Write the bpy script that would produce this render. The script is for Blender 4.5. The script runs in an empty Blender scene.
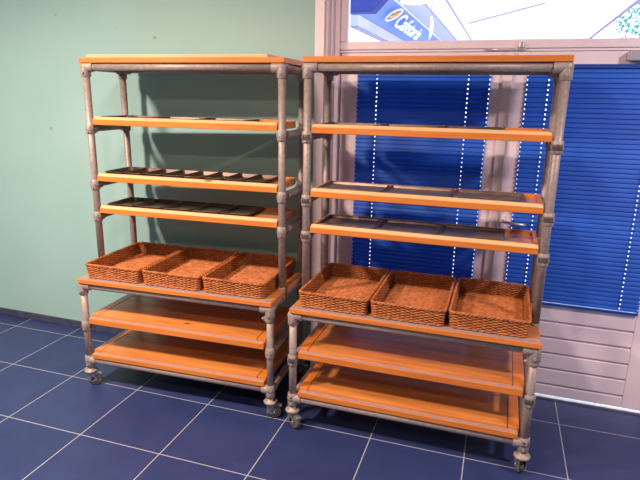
import bpy, bmesh, math, random
from mathutils import Vector, Matrix
random.seed(7)
PI = math.pi
sc = bpy.context.scene
COL = sc.collection

# ------------------------------------------------------------------ materials
def new_mat(name):
    m = bpy.data.materials.new(name); m.use_nodes = True
    nt = m.node_tree
    b = nt.nodes['Principled BSDF']
    return m, nt, b

def N(nt, t, **kw):
    n = nt.nodes.new(t)
    for k, v in kw.items(): setattr(n, k, v)
    return n

def noise_mix(nt, b, c1, c2, scale=(1, 1, 1), detail=4, nscale=5, lo=.35, hi=.65, rand=True):
    tc = N(nt, 'ShaderNodeTexCoord'); mp = N(nt, 'ShaderNodeMapping')
    mp.inputs['Scale'].default_value = scale
    src = tc.outputs['Object']
    if rand:
        oi = N(nt, 'ShaderNodeObjectInfo'); ad = N(nt, 'ShaderNodeVectorMath', operation='ADD')
        ml = N(nt, 'ShaderNodeMath', operation='MULTIPLY'); ml.inputs[1].default_value = 17.3
        nt.links.new(oi.outputs['Random'], ml.inputs[0])
        nt.links.new(src, ad.inputs[0]); nt.links.new(ml.outputs[0], ad.inputs[1]); src = ad.outputs[0]
    nt.links.new(src, mp.inputs['Vector'])
    nz = N(nt, 'ShaderNodeTexNoise'); nz.inputs['Scale'].default_value = nscale; nz.inputs['Detail'].default_value = detail
    nt.links.new(mp.outputs[0], nz.inputs['Vector'])
    cr = N(nt, 'ShaderNodeValToRGB')
    cr.color_ramp.elements[0].position = lo; cr.color_ramp.elements[1].position = hi
    cr.color_ramp.elements[0].color = (*c1, 1); cr.color_ramp.elements[1].color = (*c2, 1)
    nt.links.new(nz.outputs['Fac'], cr.inputs[0])
    nt.links.new(cr.outputs[0], b.inputs['Base Color'])
    return tc, mp, nz, cr, src

def bump(nt, b, src, strength=.1, dist=.002):
    bp = N(nt, 'ShaderNodeBump'); bp.inputs['Strength'].default_value = strength; bp.inputs['Distance'].default_value = dist
    nt.links.new(src, bp.inputs['Height']); nt.links.new(bp.outputs[0], b.inputs['Normal'])

def simple(name, c, rough=.5, metal=0, var=.08, nscale=30, coat=0, spec=.5):
    m, nt, b = new_mat(name)
    c1 = tuple(x*(1-var) for x in c); c2 = tuple(min(1, x*(1+var)) for x in c)
    _, _, nz, _, _ = noise_mix(nt, b, c1, c2, nscale=nscale)
    b.inputs['Roughness'].default_value = rough; b.inputs['Metallic'].default_value = metal
    b.inputs['Coat Weight'].default_value = coat
    b.inputs['Specular IOR Level'].default_value = spec
    return m

def wood(name, c1, c2, knot, rough=.38, axis=(1.2, 22, 22)):
    m, nt, b = new_mat(name)
    tc, mp, nz, cr, src = noise_mix(nt, b, c1, c2, scale=axis, detail=6, nscale=3, lo=.3, hi=.7)
    # sparse knots
    mp2 = N(nt, 'ShaderNodeMapping'); mp2.inputs['Scale'].default_value = (2.6, 7, 7)
    nt.links.new(src, mp2.inputs['Vector'])
    vo = N(nt, 'ShaderNodeTexVoronoi'); vo.inputs['Scale'].default_value = 1.0
    nt.links.new(mp2.outputs[0], vo.inputs['Vector'])
    kr = N(nt, 'ShaderNodeValToRGB')
    kr.color_ramp.elements[0].position = .045; kr.color_ramp.elements[0].color = (1, 1, 1, 1)
    kr.color_ramp.elements[1].position = .085; kr.color_ramp.elements[1].color = (0, 0, 0, 1)
    nt.links.new(vo.outputs['Distance'], kr.inputs[0])
    mx = N(nt, 'ShaderNodeMix', data_type='RGBA')
    nt.links.new(kr.outputs[0], mx.inputs['Factor'])
    nt.links.new(cr.outputs[0], mx.inputs['A']); mx.inputs['B'].default_value = (*knot, 1)
    nt.links.new(mx.outputs['Result'], b.inputs['Base Color'])
    b.inputs['Roughness'].default_value = rough
    b.inputs['Coat Weight'].default_value = .6; b.inputs['Coat Roughness'].default_value = .3
    bump(nt, b, nz.outputs['Fac'], .08, .001)
    return m

M = {}
M['wood'] = wood('lacquered_pine', (.58, .165, .022), (.73, .235, .038), (.16, .045, .012))
M['wood_panel'] = wood('pine_panel', (.46, .155, .036), (.70, .27, .068), (.13, .04, .015), rough=.42, axis=(1.0, 9, 9))
M['pale_lit_pine'] = wood('pale_and_lit_pine', (.70, .40, .20), (.80, .50, .27), (.3, .13, .05))
M['pipe'] = simple('galvanised_pipe', (.33, .265, .26), .46, .2, .14, 60)
M['fitting'] = simple('cast_fitting', (.34, .275, .27), .5, .15, .12, 40)
M['steel'] = simple('grey_steel', (.45, .44, .45), .35, .8, .1, 40)
M['black_tin'] = simple('dark_baking_tin', (.10, .06, .042), .38, .3, .3, 25)
M['grey_tray'] = simple('grey_sheet_metal', (.20, .145, .125), .36, .6, .2, 12)
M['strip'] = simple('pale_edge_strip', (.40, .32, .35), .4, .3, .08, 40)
M['wheel'] = simple('worn_rubber', (.11, .09, .08), .7, 0, .3, 50)
M['pvc'] = simple('white_pvc', (.90, .77, .87), .38, 0, .03, 8)
M['gasket'] = simple('dark_gasket', (.06, .05, .06), .7, 0, .1, 20)
M['chrome'] = simple('brushed_chrome', (.78, .76, .8), .3, .7, .05, 50)
M['closer'] = simple('closer_silver', (.45, .46, .52), .4, .5, .05, 30)
M['base'] = simple('slate_skirting', (.055, .065, .115), .4, 0, .15, 20)
M['ceiling'] = simple('ceiling_white', (.27, .26, .26), .9, 0, .03, 6)
M['cord'] = simple('pale_cord', (.6, .62, .7), .8, 0, .05, 60)

def wicker(name, c1, c2):
    m, nt, b = new_mat(name)
    tc, mp, nz, cr, src = noise_mix(nt, b, c1, c2, scale=(1, 1, 1), detail=5, nscale=38, lo=.3, hi=.7)
    b.inputs['Roughness'].default_value = .5
    bump(nt, b, nz.outputs['Fac'], .2, .002)
    return m
M['wicker'] = wicker('brown_wicker', (.26, .072, .020), (.58, .185, .048))
M['wicker_dark'] = wicker('wicker_stakes', (.16, .05, .018), (.30, .11, .035))

def wall_mat():
    m, nt, b = new_mat('sage_painted_plaster')
    tc, mp, nz, cr, src = noise_mix(nt, b, (.305, .505, .515), (.335, .54, .55), nscale=1.3, detail=3, rand=False)
    b.inputs['Roughness'].default_value = .6
    n2 = N(nt, 'ShaderNodeTexNoise'); n2.inputs['Scale'].default_value = 120
    nt.links.new(tc.outputs['Object'], n2.inputs['Vector'])
    bump(nt, b, n2.outputs['Fac'], .12, .002)
    # a few small scuffs low on the wall
    vo = N(nt, 'ShaderNodeTexVoronoi'); vo.inputs['Scale'].default_value = 2.1
    nt.links.new(tc.outputs['Object'], vo.inputs['Vector'])
    kr = N(nt, 'ShaderNodeValToRGB')
    kr.color_ramp.elements[0].position = .02; kr.color_ramp.elements[0].color = (1, 1, 1, 1)
    kr.color_ramp.elements[1].position = .035; kr.color_ramp.elements[1].color = (0, 0, 0, 1)
    nt.links.new(vo.outputs['Distance'], kr.inputs[0])
    mx = N(nt, 'ShaderNodeMix', data_type='RGBA'); mx.inputs['B'].default_value = (.3, .32, .29, 1)
    nt.links.new(kr.outputs[0], mx.inputs['Factor']); nt.links.new(cr.outputs[0], mx.inputs['A'])
    nt.links.new(mx.outputs['Result'], b.inputs['Base Color'])
    return m
M['wall'] = wall_mat()

TILE = 0.4936
def tile_mat():
    m, nt, b = new_mat('navy_floor_tiles')
    tc = N(nt, 'ShaderNodeTexCoord'); sx = N(nt, 'ShaderNodeSeparateXYZ')
    nt.links.new(tc.outputs['Object'], sx.inputs[0])
    def math_(op, a, v=None, w=None):
        n = N(nt, 'ShaderNodeMath', operation=op)
        for i, q in enumerate((a, v, w)):
            if q is None: continue
            if isinstance(q, (int, float)): n.inputs[i].default_value = q
            else: nt.links.new(q, n.inputs[i])
        return n.outputs[0]
    fs, ids = [], []
    for ax in 'XY':
        d = math_('DIVIDE', sx.outputs[ax], TILE)
        fr = math_('FRACT', d); ids.append(math_('FLOOR', d))
        e = math_('MINIMUM', fr, math_('SUBTRACT', 1.0, fr))     # distance to nearest joint, in tiles
        fs.append(e)
    e = math_('MINIMUM', fs[0], fs[1])
    j = math_('LESS_THAN', e, .0052)
    cb = N(nt, 'ShaderNodeCombineXYZ'); nt.links.new(ids[0], cb.inputs[0]); nt.links.new(ids[1], cb.inputs[1])
    wn = N(nt, 'ShaderNodeTexWhiteNoise'); nt.links.new(cb.outputs[0], wn.inputs['Vector'])
    nz = N(nt, 'ShaderNodeTexNoise'); nz.inputs['Scale'].default_value = 6; nz.inputs['Detail'].default_value = 6
    nt.links.new(tc.outputs['Object'], nz.inputs['Vector'])
    s = math_('ADD', math_('MULTIPLY', wn.outputs['Value'], .35), math_('MULTIPLY', nz.outputs['Fac'], .65))
    cr = N(nt, 'ShaderNodeValToRGB')
    cr.color_ramp.elements[0].position = .25; cr.color_ramp.elements[0].color = (.019, .031, .115, 1)
    cr.color_ramp.elements[1].position = .75; cr.color_ramp.elements[1].color = (.030, .046, .155, 1)
    nt.links.new(s, cr.inputs[0])
    mx = N(nt, 'ShaderNodeMix', data_type='RGBA'); mx.inputs['B'].default_value = (.36, .36, .42, 1)
    nt.links.new(j, mx.inputs['Factor']); nt.links.new(cr.outputs[0], mx.inputs['A'])
    nt.links.new(mx.outputs['Result'], b.inputs['Base Color'])
    b.inputs['Roughness'].default_value = .42
    b.inputs['Specular IOR Level'].default_value = .4
    h = math_('SUBTRACT', math_('MULTIPLY', nz.outputs['Fac'], .3), j)
    bump(nt, b, h, .15, .002)
    return m
M['floor'] = tile_mat()

def slat_mat():
    m, nt, b = new_mat('blue_blind_slats')
    noise_mix(nt, b, (.004, .10, .54), (.006, .115, .60), nscale=4)
    b.inputs['Roughness'].default_value = .55
    tr = N(nt, 'ShaderNodeBsdfTranslucent'); tr.inputs['Color'].default_value = (.01, .05, .4, 1)
    ms = N(nt, 'ShaderNodeMixShader'); ms.inputs[0].default_value = .06
    nt.links.new(b.outputs[0], ms.inputs[1]); nt.links.new(tr.outputs[0], ms.inputs[2])
    nt.links.new(ms.outputs[0], nt.nodes['Material Output'].inputs[0])
    return m
M['slat'] = slat_mat()
M['rail_blue'] = simple('blue_blind_rail', (.02, .07, .40), .35, .1, .05, 10)

def glass_mat():
    m, nt, b = new_mat('window_glass')
    nt.nodes.remove(b)
    tr = N(nt, 'ShaderNodeBsdfTransparent'); tr.inputs['Color'].default_value = (.95, .97, 1, 1)
    gl = N(nt, 'ShaderNodeBsdfGlossy'); gl.inputs['Roughness'].default_value = .02
    fr = N(nt, 'ShaderNodeFresnel'); fr.inputs['IOR'].default_value = 1.45
    ms = N(nt, 'ShaderNodeMixShader')
    nt.links.new(fr.outputs[0], ms.inputs[0]); nt.links.new(tr.outputs[0], ms.inputs[1]); nt.links.new(gl.outputs[0], ms.inputs[2])
    nt.links.new(ms.outputs[0], nt.nodes['Material Output'].inputs[0])
    return m
M['glass'] = glass_mat()
M['pavement'] = simple('pale_pavement', (.62, .62, .64), .9, 0, .1, 2)
M['soffit'] = simple('white_soffit', (.86, .80, .86), .7, 0, .03, 2)
M['soffit_pale'] = simple('lavender_soffit', (.50, .52, .78), .7, 0, .03, 2)
M['fascia'] = simple('blue_fascia', (.17, .27, .85), .6, 0, .06, 2)
M['gutter'] = simple('lavender_gutter', (.55, .55, .85), .6, 0, .06, 2)
M['navy'] = simple('navy_awning_cloth', (.022, .035, .21), .8, 0, .1, 5)
M['sign_white'] = simple('white_sign_letters', (.9, .95, .95), .5, 0, .03, 5)
M['sign_orange'] = simple('orange_emblem', (.9, .42, .10), .5, 0, .03, 5)
M['joint'] = simple('joint_grey', (.32, .29, .40), .8, 0, .03, 5)
M['leaf'] = simple('bluegreen_leaf', (.12, .38, .34), .6, 0, .3, 3)  # blue-green leaves, tone varied by noise
M['bark'] = simple('bark', (.12, .09, .07), .9, 0, .3, 9)
M['outer_wall'] = simple('outer_render', (.5, .5, .52), .9, 0, .05, 3)

# ------------------------------------------------------------------ mesh builder
class MB:
    def __init__(s): s.bm = bmesh.new()
    def box(s, x0, x1, y0, y1, z0, z1, bev=0, seg=2):
        t = bmesh.new()
        r = bmesh.ops.create_cube(t, size=1)
        for v in t.verts:
            v.co = Vector((x0+(v.co.x+.5)*(x1-x0), y0+(v.co.y+.5)*(y1-y0), z0+(v.co.z+.5)*(z1-z0)))
        if bev > 0:
            bmesh.ops.bevel(t, geom=t.edges[:], offset=bev, segments=seg, affect='EDGES', profile=.5)
        s._merge(t); return s
    def _merge(s, t, mat=None):
        me = bpy.data.meshes.new('tmp')
        if mat is not None: bmesh.ops.transform(t, matrix=mat, verts=t.verts[:])
        t.to_mesh(me); t.free(); s.bm.from_mesh(me); bpy.data.meshes.remove(me)
    def tube(s, pts, r, sides=8, closed=False, cap=True):
        pts = [Vector(p) for p in pts]; n = len(pts); rings = []
        up = None
        for i, p in enumerate(pts):
            a = pts[(i-1) % n] if (closed or i > 0) else p
            b = pts[(i+1) % n] if (closed or i < n-1) else p
            d = (b-a).normalized()
            if up is None:
                up = Vector((0, 0, 1)) if abs(d.z) < .9 else Vector((0, 1, 0))
            u = (up - d*up.dot(d))
            if u.length < 1e-4: u = d.orthogonal()
            u.normalize(); w = d.cross(u); up = u
            rr = r[i] if isinstance(r, (list, tuple)) else r
            rings.append([s.bm.verts.new(p+u*rr*math.cos(2*PI*k/sides)+w*rr*math.sin(2*PI*k/sides)) for k in range(sides)])
        m = n if closed else n-1
        for i in range(m):
            A, B = rings[i], rings[(i+1) % n]
            for k in range(sides):
                f = s.bm.faces.new((A[k], A[(k+1) % sides], B[(k+1) % sides], B[k])); f.smooth = True
        if cap and not closed:
            s.bm.faces.new(rings[0][::-1]); s.bm.faces.new(rings[-1])
        return s
    def cyl(s, a, b, r, sides=20, bev=0):
        a, b = Vector(a), Vector(b); d = (b-a); L = d.length; d.normalize()
        if bev:
            return s.tube([a, a+d*1e-5, a+d*bev, b-d*bev, b-d*1e-5, b], [r-bev, r-bev, r, r, r-bev, r-bev], sides)
        return s.tube([a, b], r, sides)
    def lathe(s, prof, c, axis='Z', sides=24):
        c = Vector(c); rings = []
        for (r, h) in prof:
            ring = []
            for k in range(sides):
                a = 2*PI*k/sides; x, y = r*math.cos(a), r*math.sin(a)
                o = Vector((x, y, h)) if axis == 'Z' else (Vector((h, x, y)) if axis == 'X' else Vector((x, h, y)))
                ring.append(s.bm.verts.new(c+o))
            rings.append(ring)
        for A, B in zip(rings, rings[1:]):
            for k in range(sides):
                f = s.bm.faces.new((A[k], A[(k+1) % sides], B[(k+1) % sides], B[k])); f.smooth = True
        s.bm.faces.new(rings[0][::-1]); s.bm.faces.new(rings[-1])
        return s
    def prism(s, x0, x1, prof):
        A = [s.bm.verts.new((x0, y, z)) for y, z in prof]; B = [s.bm.verts.new((x1, y, z)) for y, z in prof]
        n = len(prof)
        s.bm.faces.new(A); s.bm.faces.new(B[::-1])
        for k in range(n): s.bm.faces.new((A[k], A[(k+1) % n], B[(k+1) % n], B[k]))
        return s
    def quad(s, *p):
        s.bm.faces.new([s.bm.verts.new(Vector(q)) for q in p]); return s
    def build(s, name, mat, parent=None, loc=(0, 0, 0)):
        bmesh.ops.recalc_face_normals(s.bm, faces=s.bm.faces[:])
        me = bpy.data.meshes.new(name); s.bm.to_mesh(me); s.bm.free()
        me.materials.append(mat)
        o = bpy.data.objects.new(name, me); COL.objects.link(o); o.location = loc
        if parent: o.parent = parent
        return o

def thing(name, label, cat, loc=(0, 0, 0), rotz=0, group=None):
    o = bpy.data.objects.new(name, None); COL.objects.link(o)
    o.empty_display_size = .05
    o.location = loc; o.rotation_euler = (0, 0, rotz)
    return tag(o, label, cat, group)
def tag(o, label, cat, group=None):
    o['label'] = label; o['category'] = cat
    if group: o['group'] = group
    return o
def struct(o):
    o['kind'] = 'structure'; return o
def copy_tree(o, parent=None):
    c = o.copy(); COL.objects.link(c)
    if parent: c.parent = parent
    for ch in list(o.children): copy_tree(ch, c)
    return c

# ------------------------------------------------------------------ fitted geometry
WALL_Y = 3.1765
W = 1.2; DU = .344; PR = .19                # post spacing, upper depth, lower protrusion
ZT = 1.925; Z2, Z3, Z4 = 1.646, 1.314, 1.118; ZTAB = .713; Z5, Z6, ZP = .4736, .2394, .1774
RP = .0205; RF = .0275
RACK_A = ((-2.3294, 2.6828, 0), .0444)
RACK_B = ((-.9753, 2.7018, 0), .0045)

# ------------------------------------------------------------------ the setting
f = MB().box(-4, 9, -8, 3.05, -.05, 0).build('floor', M['floor'])
f.location = (-3.003, 2.0348, 0); f.rotation_euler.z = .0069
# floor box is in its own tile grid; trim its far edge at the door sill
struct(f)
XL, XR, YF, ZC = -5.0, 3.2, -3.6, 2.95
for v in f.data.vertices:
    v.co.x = (-2.0 if v.co.x < 0 else 6.2)
    v.co.y = (-5.7 if v.co.y < 0 else 1.33)
struct(MB().box(XL, -1.104, WALL_Y, WALL_Y+.2, 0, ZC).build('wall_back', M['wall']))
struct(MB().box(1.05, XR, WALL_Y, WALL_Y+.2, 0, ZC).build('wall_right_of_door', M['wall'])).name = 'wall_back_right'
struct(MB().box(-1.104, 1.05, WALL_Y, WALL_Y+.2, 2.62, ZC).build('wall_lintel', M['wall'])).name = 'wall_above'
struct(MB().box(XL-.2, XL, YF, WALL_Y+.2, 0, ZC).build('wall_left', M['wall']))
struct(MB().box(XR, XR+.2, YF, WALL_Y+.2, 0, ZC).build('wall_right', M['wall']))
struct(MB().box(XL, XR, YF-.2, YF, 0, ZC).build('wall_front', M['wall']))
struct(MB().box(XL-.2, XR+.2, YF-.2, WALL_Y+.2, ZC, ZC+.1).build('ceiling', M['ceiling']))
struct(MB().box(XL, -1.104, WALL_Y-.012, WALL_Y, 0, .055, .003).build('baseboard_back', M['base']))

# door / window frame
YD = 3.30                                   # room-side face of the door leaves
b = MB()
b.box(-1.104, -1.045, WALL_Y-.012, YD+.10, 0, 2.62, .004)          # left casing
b.box(-1.045, -.985, YD-.03, YD+.10, 0, 2.62, .004)                # left jamb
b.box(.975, 1.05, WALL_Y-.012, YD+.10, 0, 2.62, .004)
b.box(-1.045, .975, YD-.03, YD+.10, 2.56, 2.62, .004)
b.box(-.985, .975, YD-.004, YD+.10, 2.040, 2.052, .002)            # transom bar
struct(b.build('trim_1', M['pvc']))
# stepped reveal mouldings, then stops behind the leaves
b = MB()
b.box(-1.045, -1.028, WALL_Y+.01, YD-.03, 0, 2.56, .003)
b.box(-1.028, -1.014, WALL_Y+.05, YD-.03, 0, 2.56, .003)
b.box(-.99, -.960, YD+.057, YD+.09, 0, 2.045, .002)  # unseen stops added behind the leaves, block daylight in the gaps
b.box(-.985, .975, YD+.057, YD+.09, 2.02, 2.045, .002)
b.box(.94, .976, YD+.057, YD+.09, 0, 2.045, .002)
struct(b.build('trim_2', M['pvc']))
# sill under the doors
struct(MB().box(-.985, .975, YD+.01, YD+.14, -.01, .012, .003).build('trim_3', M['steel']))

# transom window
win = struct(MB().box(-.985, .975, YD-.012, YD+.05, 2.054, 2.100, .006)
             .box(-.985, -.975+.03, YD-.012, YD+.05, 2.1, 2.55, .006)
             .box(.93, .975, YD-.012, YD+.05, 2.1, 2.55, .006)
             .box(-.985, .975, YD-.012, YD+.05, 2.5, 2.56, .006).build('window_1', M['pvc']))
MB().box(-.95, .935, YD+.018, YD+.022, 2.095, 2.51).build('window_pane', M['glass'], win)
c = MB()
c.box(.008, .055, YD-.022, YD-.012, 2.046, 2.060, .002).box(.022, .046, YD-.034, YD-.012, 2.056, 2.085, .004)
c.tube([(.035, YD-.024, 2.056), (-.03, YD-.02, 2.050), (-.16, YD-.016, 2.049)], .003, 8)
o = c.build('window_catch', M['chrome'], win); o['label'] = 'small chrome window catch'

def leaf(name, x0, x1, hole, grooves):
    hx0, hx1, hz0, hz1 = hole
    b = MB()
    y0, y1 = YD, YD+.055
    b.box(x0, hx0, y0, y1, .034, 2.038, .004)
    b.box(hx1, x1, y0, y1, .034, 2.038, .004)
    b.box(hx0, hx1, y0, y1, hz1, 2.038, .003)
    # the lower panel, with horizontal V grooves as real recesses
    d = struct(b.build(name, M['pvc']))
    p = MB()
    zs = [.034]+sorted(grooves)+[hz0]
    for i, (a, c) in enumerate(zip(zs, zs[1:])):
        p.box(hx0, hx1, y0+.002, y1, a+(.006 if i else 0), c-(.006 if i < len(zs)-2 else 0), .004)
    p.box(hx0, hx1, y0+.022, y1-.005, .04, hz0-.01)
    p.build('lower_panel', M['pvc'], d)
    MB().box(hx0-.01, hx1+.01, y0+.028, y0+.032, hz0-.01, hz1+.01).build('glass_pane', M['glass'], d)
    return d
GR = [.105, .21, .31, .411, .512]
d1 = leaf('door_1', -.978, -.046, (-.870, -.112, .614, 1.966), GR)
d2 = leaf('door_2', -.038, .955, (.082, .800, .614, 1.966), GR)
MB().box(-.0485, .004, YD-.018, YD-.001, .036, 2.034, .004).build('astragal', M['pvc'], d2)
# lever handle on the right leaf
hd = MB().box(.018, .044, YD-.009, YD, .98, 1.135, .004).build('handle_plate', M['pvc'], d2)
o = MB().tube([(.031, YD-.005, 1.104), (.031, YD-.045, 1.104), (.036, YD-.055, 1.104), (.05, YD-.06, 1.103), (.12, YD-.06, 1.097), (.145, YD-.056, 1.095), (.152, YD-.044, 1.095)], .0085, 12).build('handle', M['chrome'], d2)
o['label'] = 'chrome lever handle'
cl = MB().box(.555, .80, YD-.055, YD-.001, 1.985, 2.036, .006).box(.548, .556, YD-.05, YD-.004, 1.99, 2.031, .002).build('door_closer', M['closer'], d2)
MB().cyl((.60, YD-.02, .70), (.60, YD-.02, .70), .001) if False else None
MB().cyl((.967, YD-.012, .55), (.967, YD-.012, .67), .011, 16, .002).build('hinge', M['pvc'], d2)

# venetian blinds hung on the two leaves
def blind(x0, x1, cords, label):
    yb = YD-.012; zt, zb = 1.962, .640
    t = thing('venetian_blind', label, 'blind', ((x0+x1)/2, yb, zb-.02), 0, None)
    cx = (x0+x1)/2; oz = zb-.02
    def L(x, y, z): return (x-cx, y-yb, z-oz)
    MB().box(x0-cx, x1-cx, -.012, .010, zt-.012-oz, zt+.010-oz, .003).build('head_rail', M['rail_blue'], t)
    MB().box(x0-cx, x1-cx, -.008, .006, 0, .016, .003).build('bottom_rail', M['rail_blue'], t)
    s = MB(); bm = s.bm
    pitch = .0258; n = int((zt-.012-zb)/pitch)
    holes = [x0+.004]+cords+[x1-.004]
    hw = .0030
    xs = [x0]
    for h in holes: xs += [h-hw, h+hw]
    xs.append(x1)
    ex = .0285
    prof = [(0, 0), (.30, 0), (.58, 0), (.8, 0), (1, 0)]
    for i in range(n+1):
        z = zb+i*pitch
        rows = []
        for (q, _) in prof:
            y = .0055*(1-2*q)*-1 + .0022*math.sin(PI*q)*-1
            rows.append([bm.verts.new(L(x, yb+y, z+ex*q)) for x in xs])
        for r in range(len(prof)-1):
            for k in range(len(xs)-1):
                if r == 1 and k % 2 == 1: continue      # punched cord hole
                fc = bm.faces.new((rows[r][k], rows[r][k+1], rows[r+1][k+1], rows[r+1][k])); fc.smooth = True
    me = bpy.data.meshes.new('slats'); bm.to_mesh(me); bm.free(); me.materials.append(M['slat'])
    o = bpy.data.objects.new('slats', me); COL.objects.link(o); o.parent = t
    for cxx in cords:
        MB().tube([L(cxx-.006, yb-.009, zb-.004), L(cxx-.006, yb-.009, zt-.01)], .0008, 5).build('ladder_cord', M['rail_blue'], t)
    return t
blind(-.872, -.108, [-.751, -.228], 'dark blue slatted blind behind the right-hand rack, left of the door handle')
bl2 = blind(.078, .800, [.192, .703], 'bright blue slatted blind on the right door above its grooved panel')

# ------------------------------------------------------------------ racks
def sleeve(b, c, axis, L, r=RF):
    a = Vector(c); d = Vector(axis)*L/2
    b.cyl(a-d, a+d, r, 20, .004)
def fitting(parent, c, arms, posts=True):
    """cast pipe fitting: a set of short sleeves from the centre; arms = [(dir, length)]"""
    b = MB(); c = Vector(c)
    for d, L in arms:
        d = Vector(d); b.cyl(c-d*RF*.6, c+d*L, RF, 20, .003)
        # grub screw
    s = arms[-1]; d = Vector(s[0]); n = Vector((0, -1, 0)) if abs(d.y) < .5 else Vector((1 if c.x < .6 else -1, 0, 0))
    p = c+d*s[1]*.62
    b.cyl(p+n*(RF-.002), p+n*(RF+.006), .006, 8)
    return b.build('pipe_fitting', M['fitting'], parent)

X, Y, Z = (1, 0, 0), (0, 1, 0), (0, 0, 1)
mX, mY, mZ = (-1, 0, 0), (0, -1, 0), (0, 0, -1)

def caster(parent, x, y, ang):
    c = MB()
    c.lathe([(.018, .135), (.020, .112), (.036, .110), (.040, .104), (.038, .096), (.030, .092), (.018, .088)], (0, 0, 0))
    ct = c.build('caster', M['fitting'], parent, (x, y, 0)); ct.rotation_euler.z = ang
    k = MB()
    for s in (-1, 1):
        k.box(-.022, .022, s*.017-.002, s*.017+.002, .035, .096, .0015)
        k.box(-.004, .034, s*.017-.002, s*.017+.002, .028, .062, .0015)
    k.box(-.022, .024, -.019, .019, .084, .092, .002)
    k.build('fork', M['steel'], ct)
    w = MB()
    w.lathe([(.010, -.014), (.030, -.013), (.036, -.0125), (.0395, -.008), (.040, 0), (.0395, .008), (.036, .0125), (.030, .013), (.010, .014)], (.022, 0, .040), 'Y', 28)
    w.build('wheel', M['wheel'], ct)
    a = MB(); a.cyl((.022, -.021, .04), (.022, .021, .04), .008, 12, .001); a.build('axle', M['steel'], ct)
    l = MB(); l.box(.02, .062, -.012, .012, .078, .084, .002); l.box(.05, .066, -.014, .014, .074, .081, .002); l.build('brake_lever', M['steel'], ct)
    return ct

def shelf(parent, z, y0, y1, panel_drop=.014, lip=.046, x0=.026, x1=W-.026, lower=False):
    if lower: x0, x1 = .038, W-.032
    zb = z-lip
    if lower:       # wide lower shelves: panel set back on its frame, a pale strip on the ledge in front of it
        sh = MB().box(x0+.05, x1-.05, y0+.030, y1-.01, z-.012, z+.0055, .0005).build('shelf', M['wood_panel'], parent)
        MB().box(x0, x1, y0, y0+.034, zb, z-.010, .003).build('front_board', M['wood'], sh)
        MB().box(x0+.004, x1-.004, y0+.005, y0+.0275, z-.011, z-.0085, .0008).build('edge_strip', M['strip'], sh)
        MB().box(x0+.05, x1-.05, y0+.028, y0+.032, z-.010, z+.005, .001).build('panel_edge', M['wood'], sh)
        for a in (x0-.004, x1-.046):
            MB().box(a, a+.05, y0+.029, y1, zb+.006, z+.006, .002).build('side_board', M['wood'], sh)
        MB().box(x0+.046, x1-.046, y1-.02, y1, zb+.006, z+.005, .002).build('back_board', M['wood'], sh)
        return sh
    sh = MB().box(x0+.01, x1-.01, y0+.018, y1-.018, z-panel_drop-.012, z-panel_drop, .001).build('shelf', M['wood_panel'], parent)
    MB().prism(x0, x1, [(y0, zb+.002), (y0, z-.017), (y0+.002, z-.015), (y0+.017, z-.0005), (y0+.026, z-.0005), (y0+.026, zb), (y0+.002, zb)]).build('front_board', M['wood'], sh)
    MB().prism(x0+.002, x1-.002, [(y0+.0015, z-.0150), (y0+.0165, z+.0002), (y0+.0255, z+.0005), (y0+.0255, z-.0008), (y0+.018, z-.0010), (y0+.0035, z-.0155)]).build('edge_strip', M['pale_lit_pine'], sh)
    MB().box(x0, x1, y1-.02, y1, zb+.004, z, .002).build('back_board', M['wood'], sh)
    for a in (x0, x1-.02):
        MB().box(a, a+.02, y0+.026, y1-.02, zb+.004, z-.002, .002).build('side_board', M['wood'], sh)
    return sh

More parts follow.
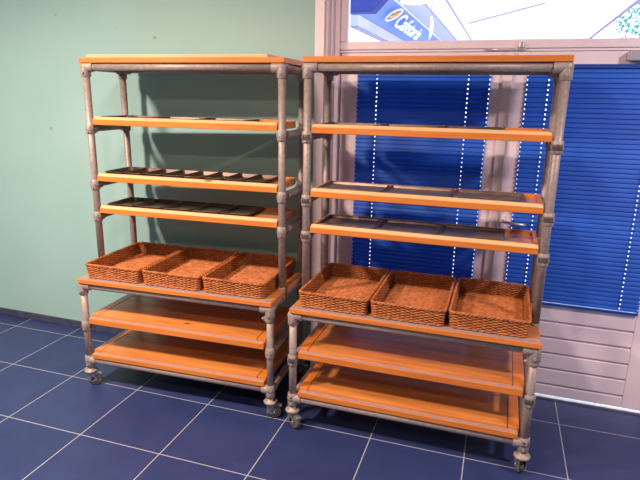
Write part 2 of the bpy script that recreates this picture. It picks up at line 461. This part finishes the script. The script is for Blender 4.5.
def make_rack(label):
    t = thing('bakery_rack', label, 'rack', RACK_A[0], RACK_A[1], None)
    post_xy = [(0, 0), (W, 0)]
    # upper front posts stand on the table frame
    for x in (0, W):
        MB().cyl((x, 0, ZTAB-.05), (x, 0, ZT), RP, 20).build('post', M['pipe'], t)
        MB().cyl((x, DU, .13), (x, DU, ZT), RP, 20).build('post', M['pipe'], t)
        MB().cyl((x, -PR, .13), (x, -PR, ZTAB-.06), RP, 20).build('post', M['pipe'], t)
    ztp = ZTAB-.049
    def pipe(a, c): MB().cyl(a, c, RP-.0005, 20).build('cross_pipe', M['pipe'], t)
    pipe((0, 0, ZT), (W, 0, ZT)); pipe((0, DU, ZT), (W, DU, ZT))
    pipe((0, -PR, ztp), (W, -PR, ztp)); pipe((0, -PR, ZP), (W, -PR, ZP)); pipe((0, DU, ZP), (W, DU, ZP))
    for x in (0, W):
        pipe((x, 0, ZT), (x, DU, ZT))
        pipe((x, -PR, ztp), (x, DU, ztp))
        pipe((x, -PR, ZP), (x, DU, ZP))
        pipe((x, -PR, Z5-.046-.022), (x, DU, Z5-.046-.022))
        for z in (Z2, Z3, Z4):
            pipe((x, 0, z-.046-.022), (x, DU, z-.046-.022))
    for x, ix in ((0, X), (W, mX)):
        fitting(t, (x, 0, ZT), [(ix, .055), (Y, .05), (mZ, .055)])
        fitting(t, (x, DU, ZT), [(ix, .055), (mY, .05), (mZ, .055)])
        for z in (Z2, Z3, Z4):
            zz = z-.046-.022
            fitting(t, (x, 0, zz), [(Z, .030), (Y, .045), (mZ, .030)])
            fitting(t, (x, DU, zz), [(Z, .030), (mY, .045), (mZ, .030)])
        fitting(t, (x, -PR, ztp), [(ix, .055), (Y, .05), (mZ, .055)])
        fitting(t, (x, 0, ztp), [(mY, .035), (Y, .035)])
        fitting(t, (x, DU, ztp), [(Z, .030), (mY, .045), (mZ, .030)])
        zz = Z5-.068
        fitting(t, (x, -PR, zz), [(Z, .030), (Y, .045), (mZ, .030)])
        fitting(t, (x, DU, zz), [(Z, .030), (mY, .045), (mZ, .030)])
        fitting(t, (x, -PR, ZP), [(Z, .030), (Y, .045), (ix, .05), (mZ, .045)])
        fitting(t, (x, DU, ZP), [(Z, .030), (mY, .045), (ix, .05), (mZ, .045)])
        MB().lathe([(RP, .012), (RP+.002, .010), (RP+.003, .002), (RP+.002, 0)], (x, 0, ZTAB), 'Z').build('post_flange', M['fitting'], t)
    # boards
    tb = MB().box(-.022, W+.022, -.026, DU+.03, ZT+.0215, ZT+.050, .003).build('top_board', M['wood'], t)
    MB().box(.02, W-.075, -.012, DU, ZT+.050, ZT+.066, .002).build('top_panel', M['pale_lit_pine'], tb)  # paler pine here stands in for light catching the panel
    for z in (Z2, Z3, Z4): shelf(t, z, -.012, .308)
    tab = MB().box(-.010, W+.020, -PR-.034, DU-.03, ZTAB-.028, ZTAB-.002, .003).build('table_board', M['wood'], t)
    MB().box(-.006, W+.016, -PR+.006, DU-.03, ZTAB-.004, ZTAB, .001).build('table_panel', M['wood_panel'], tab)
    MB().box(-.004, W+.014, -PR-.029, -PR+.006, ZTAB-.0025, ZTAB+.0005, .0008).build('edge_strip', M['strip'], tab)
    shelf(t, Z5, -PR-.024, DU-.03, lower=True)
    shelf(t, Z6, -PR-.024, DU-.03, lower=True, lip=.040)
    k = MB(); k.cyl((W-.002, -PR, .585), (W-.002, -PR, .625), .026, 16, .004); k.box(W-.034, W-.016, -PR-.012, -PR+.012, .592, .620, .003); k.cyl((W-.045, -PR-.006, .606), (W-.02, -PR-.006, .606), .006, 10)
    k.build('clamp', M['fitting'], t)
    for x, y, a in ((0, -PR, .5), (W, -PR, .35), (0, DU, 1.2), (W, DU, -.4)): caster(t, x, y, a)
    return t

rackA = make_rack('wooden shelf rack on grey pipes in front of the green wall')
rackB = copy_tree(rackA)
rackB.location = RACK_B[0]; rackB.rotation_euler.z = RACK_B[1]
for o in list(rackB.children):
    if o.name.startswith('top_board'):
        for c_ in list(o.children): bpy.data.objects.remove(c_)
rackB['label'] = 'wooden shelf rack on grey pipes in front of the blue blinds and white doors'
for o in (rackA, rackB): o['group'] = 'bakery racks on casters'
ca = [o for o in rackB.children if o.name.startswith('caster')]
for o, a in zip(ca, (-.6, 1.9, .6, 2.2)): o.rotation_euler.z = a

def rack_pt(rk, u, v, z):
    (x, y, _), a = rk; c, s = math.cos(a), math.sin(a)
    return (x+u*c-v*s, y+u*s+v*c, z)

# ------------------------------------------------------------------ wicker baskets
BW, BD, BH = .3765, .556, .090
def perim(w, d, r, n):
    """rounded rectangle, n points, with outward normals"""
    segs = []
    hw, hd = w/2-r, d/2-r
    corners = [(hw, -hd, -PI/2), (hw, hd, 0), (-hw, hd, PI/2), (-hw, -hd, PI)]
    dense = []
    for i, (cx, cy, a0) in enumerate(corners):
        for k in range(9):
            a = a0+PI/2*k/8
            dense.append((Vector((cx+r*math.cos(a), cy+r*math.sin(a), 0)), Vector((math.cos(a), math.sin(a), 0))))
    L = [0]
    m = len(dense)
    for i in range(m): L.append(L[-1]+(dense[(i+1) % m][0]-dense[i][0]).length)
    out = []; j = 0
    for i in range(n):
        s = L[-1]*i/n
        while L[j+1] < s: j += 1
        q = (s-L[j])/max(1e-9, L[j+1]-L[j])
        a, b2 = dense[j], dense[(j+1) % m]
        out.append((a[0].lerp(b2[0], q), a[1].lerp(b2[1], q).normalized()))
    return out
def make_basket():
    t = thing('wicker_basket', '', 'basket')
    nst = 76; per = 4; n = nst*per
    b = MB()
    rows = 10
    for r in range(rows):
        z = .009+r*.0071
        fl = .008*(1-z/BH)
        P = perim(BW-.014-2*fl, BD-.014-2*fl, .022, n)
        ph = PI*r
        jit = [random.uniform(-.0012, .0012) for _ in range(n)]
        pts = [p+nn*(.0042*math.sin(2*PI*i/(2*per)+ph))+Vector((0, 0, z+jit[i])) for i, (p, nn) in enumerate(P)]
        b.tube(pts, .0043, 6, closed=True)
    wall = b.build('woven_wall', M['wicker'], t)
    b = MB()
    P0 = perim(BW-.030, BD-.030, .022, nst); P1 = perim(BW-.014, BD-.014, .022, nst)
    for (p, nn), (q, mm) in zip(P0, P1):
        b.tube([p+Vector((0, 0, .004)), q+Vector((0, 0, BH-.006))], .0034, 5)
    # thin lining added behind the weave to block light leaking through it
    PA = perim(BW-.0225, BD-.0225, .021, 72); PB = perim(BW-.0265, BD-.0265, .019, 72)
    rg = [[b.bm.verts.new(p+Vector((0, 0, z))) for p, _ in Q] for Q, z in ((PA, .004), (PA, BH-.012), (PB, BH-.012), (PB, .004))]
    for A, B2 in zip(rg, rg[1:]+rg[:1]):
        for k in range(72): b.bm.faces.new((A[k], A[(k+1) % 72], B2[(k+1) % 72], B2[k]))
    st = b.build('stakes', M['wicker_dark'], wall)
    # rim: two strands twisted round each other
    b = MB()
    m = 300
    P = perim(BW-.012, BD-.012, .024, m)
    for k in range(3):
        pts = []
        for i, (p, nn) in enumerate(P):
            a = 2*PI*i/10+2*PI*k/3
            pts.append(p+nn*.0042*math.cos(a)+Vector((0, 0, BH-.008+.0042*math.sin(a))))
        b.tube(pts, .0042, 5, closed=True)
    b.build('braided_rim', M['wicker'], t)
    b = MB()
    P = perim(BW-.026, BD-.026, .024, 200)
    for k in range(2):
        pts = [p+nn*.003*math.cos(2*PI*i/8+PI*k)+Vector((0, 0, .006+.002*math.sin(2*PI*i/8+PI*k))) for i, (p, nn) in enumerate(P)]
        b.tube(pts, .0042, 5, closed=True)
    # woven floor: strands across the width over stakes running front to back
    ns = 62
    for i in range(ns):
        y = -(BD-.05)/2+(BD-.05)*i/(ns-1)
        mm = 30
        pts = [((-(BW-.036)/2+(BW-.036)*k/mm), y+random.uniform(-.0006, .0006), .0085+.0025*math.sin(PI*k/2*.9+PI*i)) for k in range(mm+1)]
        b.tube(pts, .0041, 5)
    b.build('woven_floor', M['wicker'], t)
    b = MB()
    for k in range(17):
        x = -(BW-.05)/2+(BW-.05)*k/16
        b.tube([(x, -(BD-.04)/2, .0075), (x, (BD-.04)/2, .0075)], .003, 5)
    b.box(-(BW-.05)/2, (BW-.05)/2, -(BD-.05)/2, (BD-.05)/2, .004, .006)  # backing board added under the strands to stop light leaking through
    b.build('floor_stakes', M['wicker_dark'], t)
    return t
bk0 = make_basket()
spots = [
 (RACK_A, .2140, .076, -.010, 'leftmost wicker basket on the left rack'),
 (RACK_A, .5980, .075, -.010, 'middle wicker basket of three on the left rack'),
 (RACK_A, .9825, .075, -.010, 'rightmost wicker basket on the left rack, beside its right post'),
 (RACK_B, .2140, .078, -.004, 'leftmost wicker basket on the right rack, under the white door jamb'),
 (RACK_B, .5985, .074, -.004, 'middle wicker basket of three on the right rack'),
 (RACK_B, .9835, .078, -.006, 'rightmost wicker basket on the right rack, nearest the grooved door panel'),
]
for i, (rk, u, v, a, lab) in enumerate(spots):
    o = bk0 if i == 0 else copy_tree(bk0)
    o.location = rack_pt(rk, u, v, ZTAB+.0015); o.rotation_euler.z = rk[1]+a+(PI if i % 2 else 0)
    tag(o, lab, 'basket', 'wicker baskets on the racks')

# ------------------------------------------------------------------ baking trays
def make_tray(name, w, d, h, flare, mat, rr=.012):
    """folded sheet tray: flat bottom, flaring sides with real thickness, rolled rim"""
    t = thing(name, '', 'tray')
    b = MB(); bm = b.bm; th = .0012
    def ring(w_, d_, z, r): 
        return [bm.verts.new((p.x, p.y, z)) for p, _ in perim(w_, d_, r, 36)]
    o0 = ring(w-2*flare, d-2*flare, 0, rr*.6); o1 = ring(w-.004, d-.004, h-.002, rr)
    i1 = ring(w-.004-2*th, d-.004-2*th, h-.002, rr*.9); i0 = ring(w-2*flare-2*th, d-2*flare-2*th, th, rr*.55)
    for A, B2 in ((o0, o1), (o1, i1), (i1, i0)):
        for k in range(36): bm.faces.new((A[k], A[(k+1) % 36], B2[(k+1) % 36], B2[k]))
    bm.faces.new(o0[::-1]); bm.faces.new(i0)
    b.build('tray_body', mat, t)
    b = MB()
    b.tube([p+Vector((0, 0, h-.002)) for p, _ in perim(w-.004, d-.004, rr, 60)], .002, 6, closed=True)
    b.build('rolled_rim', mat, t)
    return t
ORD = ['first', 'second', 'third', 'fourth', 'fifth', 'sixth', 'seventh', 'eighth']
def row(rk, proto, us, v, z, labs, group):
    for i, u in enumerate(us):
        o = proto if i == 0 else copy_tree(proto)
        o.location = rack_pt(rk, u, v, z+.0008); o.rotation_euler.z = rk[1]+random.uniform(-.006, .006)
        tag(o, labs(i), 'tray', group)
PD = .014
yc = .150
# left rack, third tier: eight narrow loaf tins
p = make_tray('loaf_tin', .126, .252, .024, .010, M['black_tin'])
row(RACK_A, p, [.112+.1305*i for i in range(8)], yc, Z3-PD, lambda i: f"{ORD[i]} dark narrow tin from the left on the left rack's third shelf from the top", 'narrow dark tins on the left rack')
# left rack, fourth tier: five wider dark trays
p = make_tray('baking_tray', .184, .252, .022, .010, M['black_tin'])
row(RACK_A, p, [.141+.189*i for i in range(5)], yc, Z4-PD, lambda i: f"{ORD[i]} dark wider tray from the left on the left rack's fourth shelf from the top", 'dark trays on the left rack')
# left rack, second tier
p = make_tray('baking_tray', .302, .252, .0165, .006, M['black_tin'])
row(RACK_A, p, [.20+.308*i for i in range(3)], yc, Z2-PD, lambda i: f"{['left', 'middle', 'right'][i]} dark tray seen edge on, second shelf from the top of the left rack", 'edge-on trays on the left rack')
# right rack
p = make_tray('sheet_tray', .302, .252, .0150, .006, M['black_tin'])
row(RACK_B, p, [.20+.31*i for i in range(3)], yc, Z2-PD, lambda i: f"{['left', 'middle', 'right'][i]} dark sheet tray seen edge on, second shelf from the top of the right rack", 'edge-on trays on the right rack')
p = make_tray('sheet_tray', .345, .252, .0160, .008, M['grey_tray'])
row(RACK_B, p, [.222+.351*i for i in range(3)], yc, Z3-PD, lambda i: f"{['left', 'middle', 'right'][i]} grey sheet tray of three on the right rack's third shelf from the top", 'grey sheet trays on the third tier')
p = make_tray('sheet_tray', .320, .252, .0160, .008, M['grey_tray'])
row(RACK_B, p, [.210+.326*i for i in range(3)], yc, Z4-PD, lambda i: f"{['left', 'middle', 'right'][i]} grey sheet tray of three on the right rack's fourth shelf from the top", 'grey sheet trays on the fourth tier')

# ------------------------------------------------------------------ outdoors, seen through the transom
struct(MB().box(-30, 30, WALL_Y+.2, 60, -.08, -.02).build('pavement', M['pavement']))
SH = 3.10; YA, YB = 7.05, 26
can = thing('shop_canopy', 'pale shop canopy outside the top window, running away from the doors', 'canopy', (0, 14, SH))
def out(name, mat, *a): return MB().box(a[0], a[1], a[2]-14, a[3]-14, a[4]-SH, a[5]-SH, .004).build(name, mat, can)
out('pale_soffit', M['soffit_pale'], -1.608, -1.27, YA, YB, SH, SH+.12)
out('white_soffit', M['soffit'], -1.27, 1.48, YA, YB, SH, SH+.12)
for x in (-1.27, -.945): out('soffit_joint', M['joint'], x-.011, x+.011, YA, YB, SH-.006, SH+.001)
MB().tube([(-.82, 10.56-14, -.006), (.34, 8.65-14, -.006)], .005, 6).build('cable', M['joint'], can)
out('edge_trim', M['joint'], 1.48, 1.51, YA, YB, SH-.02, SH+.12)
out('corner_bead', M['sign_white'], -1.622, -1.604, YA, YB, SH-.018, SH)
# sloping blue fascia between soffit and gutter
def xprism(name, mat, prof, y0, y1, parent, o=(0, 0, 0)):
    b = MB(); bm = b.bm
    A = [bm.verts.new((x-o[0], y0-o[1], z-o[2])) for x, z in prof]; B2 = [bm.verts.new((x-o[0], y1-o[1], z-o[2])) for x, z in prof]
    n = len(prof); bm.faces.new(A); bm.faces.new(B2[::-1])
    for k in range(n): bm.faces.new((A[k], A[(k+1) % n], B2[(k+1) % n], B2[k]))
    return b.build(name, mat, parent)
CO = (0, 14, SH)
xprism('fascia', M['fascia'], [(-1.907, 2.788), (-1.608, 3.10), (-1.608, 3.22), (-1.96, 3.22), (-1.96, 2.788)], YA, YB, can, CO)
xprism('gutter', M['gutter'], [(-1.89, 2.66), (-1.885, 2.79), (-1.99, 2.79), (-1.99, 2.66)], YA, YB, can, CO)
xprism('gutter_edge', M['joint'], [(-1.888, 2.645), (-1.888, 2.662), (-1.995, 2.662), (-1.995, 2.645)], YA+.02, YB, can, CO)
for y in (13, 20): out('post', M['gutter'], -1.97, -1.87, y, y+.1, -.02, 2.62)
# shop sign standing off the sloping fascia
SU = Vector((.157, 0, .164)).normalized(); SN = Vector((0, 1, 0)).cross(SU); SN = -SN if SN.x < 0 else SN
sg = thing('shop_sign', 'white lettering and oval emblem of a shop sign seen through the top window', 'sign', tuple(Vector((-1.8, 9.0, 2.9))+SN*.07))
def S(t, u, n=0): return Vector((0, t, 0))+SU*u+SN*n
tcu = bpy.data.curves.new('letters', 'FONT'); tcu.body = 'Cafetaria'; tcu.size = .36; tcu.shear = .12; tcu.extrude = .006; tcu.offset = .005
to = bpy.data.objects.new('tmp_text', tcu); COL.objects.link(to)
bpy.context.view_layer.update()
me = bpy.data.meshes.new_from_object(to.evaluated_get(bpy.context.evaluated_depsgraph_get()))
bpy.data.objects.remove(to)
xs = [v.co.x for v in me.vertices]; ys = [v.co.y for v in me.vertices]; wd = max(xs)-min(xs); hg = max(ys)-min(ys)
for v in me.vertices:
    x, y, z = v.co; v.co = S((x-min(xs))/wd*2.15-.42, (y-min(ys))/hg*.235-.012, z)
me.materials.append(M['sign_white']); me.name = 'letters'
lo = bpy.data.objects.new('letters', me); COL.objects.link(lo); lo.parent = sg
b = MB()
b.tube([S(-.80+.24*math.cos(2*PI*k/40), .118+.095*math.sin(2*PI*k/40)+.072*math.cos(2*PI*k/40)) for k in range(40)], .013, 8, closed=True)
b.build('emblem_ring', M['sign_white'], sg)
b = MB()
b.tube([S(-.95, .05), S(-.88, .085), S(-.80, .08), S(-.72, .14), S(-.66, .19), S(-.62, .2)], [.008, .018, .02, .026, .022, .006], 8)
b.tube([S(-.82, .085), S(-.86, .13), S(-.82, .17)], [.018, .014, .005], 8)
b.build('emblem_flame', M['sign_orange'], sg)
# dark awning nearer to the doors
aw = thing('dark_awning', 'dark navy awning corner outside at the top left of the window', 'awning', (-1.9, 6.4, 2.7))
xprism('awning_cloth', M['navy'], [(-2.9, 2.715), (-1.533, 2.712), (-1.10, 3.15), (-2.9, 3.15)], 6.3, 6.5, aw, (-1.9, 6.4, 2.7))
MB().tube([(-.98, -.11, .016), (.366, -.11, .014)], .008, 8).build('awning_hem', M['navy'], aw)
# narrow banner hanging from the canopy
fl = thing('hanging_banner', 'narrow white banner hanging outside to the right of the shop sign', 'banner', (-1.06, 7.5, 2.55))
MB().cyl((.012, 0, .0), (.012, 0, .535), .003, 8).build('rod', M['steel'], fl)
b = MB(); bm = b.bm
fo = [(.0, -.03), (.035, .03), (.05, .12), (.045, .2), (.02, .27), (.008, .25), (.004, .1)]
A = [bm.verts.new((x, -.006, z)) for x, z in fo]; B2 = [bm.verts.new((x, .006, z)) for x, z in fo]
bm.faces.new(A); bm.faces.new(B2[::-1])
for k in range(len(fo)): bm.faces.new((A[k], A[(k+1) % len(fo)], B2[(k+1) % len(fo)], B2[k]))
b.build('banner_cloth', M['sign_white'], fl)
# tree at the right
tr = thing('street_tree', 'pale green tree crown outside at the far right of the top window', 'tree', (3.2, 14.6, -.02))
MB().tube([(0, 0, 0), (.05, 0, 1.4), (-.05, .1, 2.6), (0, .1, 3.8)], [.14, .11, .08, .03], 10).build('trunk', M['bark'], tr)
b = MB()
for k in range(2600):
    while True:
        p = Vector((random.uniform(-1, 1), random.uniform(-1, 1), random.uniform(-1, 1)))
        if p.length < 1: break
    p = Vector((p.x*1.15, p.y*1.15, 3.65+p.z*.75)); s_ = random.uniform(.04, .075)
    r = Matrix.Rotation(random.uniform(0, 6.3), 3, 'Z') @ Matrix.Rotation(random.uniform(-1, 1), 3, 'X')
    b.quad(*[p+r@Vector(q)*s_ for q in ((-.5, 0, 0), (0, -.9, .1), (.5, 0, 0), (0, .9, .1))])
b.build('crown', M['leaf'], tr)

# ------------------------------------------------------------------ light
w = bpy.data.worlds.new('sky'); sc.world = w; w.use_nodes = True
bg = w.node_tree.nodes['Background']
bg.inputs['Color'].default_value = (.82, .84, 1, 1); bg.inputs['Strength'].default_value = 3.8

def lamp(x, y, z, power, col=(1, .76, .58), r=.16):
    l = bpy.data.lights.new('ceiling_lamp_or_fill', 'AREA'); l.shape = 'DISK'; l.size = r; l.energy = power; l.color = col
    o = bpy.data.objects.new('ceiling_lamp_or_fill', l); COL.objects.link(o); o.location = (x, y, z)
    return o
lamp(-2.88, .95, 2.90, 196, r=.34)
lamp(-1.25, .95, 2.90, 52, r=.30)
lamp(-1.2, -.35, 2.90, 40, r=.3)  # added fill, no such lamp known; lightens the shaded parts
lamp(1.75, 1.5, 2.90, 84, (1, .80, .78), r=.3)

# ------------------------------------------------------------------ camera
H, yaw, pitch, roll, F = 1.7752, -.32, -.2545, .0182, 545.412
cd = bpy.data.cameras.new('camera'); cam = bpy.data.objects.new('camera', cd); COL.objects.link(cam)
cd.sensor_fit = 'HORIZONTAL'; cd.sensor_width = 36; cd.lens = F/640*36; cd.clip_start = .05; cd.clip_end = 200
cy, sy, cp, sp, cr, sr = math.cos(yaw), math.sin(yaw), math.cos(pitch), math.sin(pitch), math.cos(roll), math.sin(roll)
fw = Vector((sy*cp, cy*cp, sp)); r0 = Vector((cy, -sy, 0)); u0 = r0.cross(fw)
R = r0*cr+u0*sr; U = -r0*sr+u0*cr
mat = Matrix((R, U, -fw)).transposed().to_4x4(); mat.translation = (0, 0, H)
cam.matrix_world = mat
sc.camera = cam
vs = sc.view_settings
vs.view_transform = 'Standard'; vs.look = 'None'; vs.exposure = 0.0; vs.gamma = 1; vs.use_curve_mapping = False
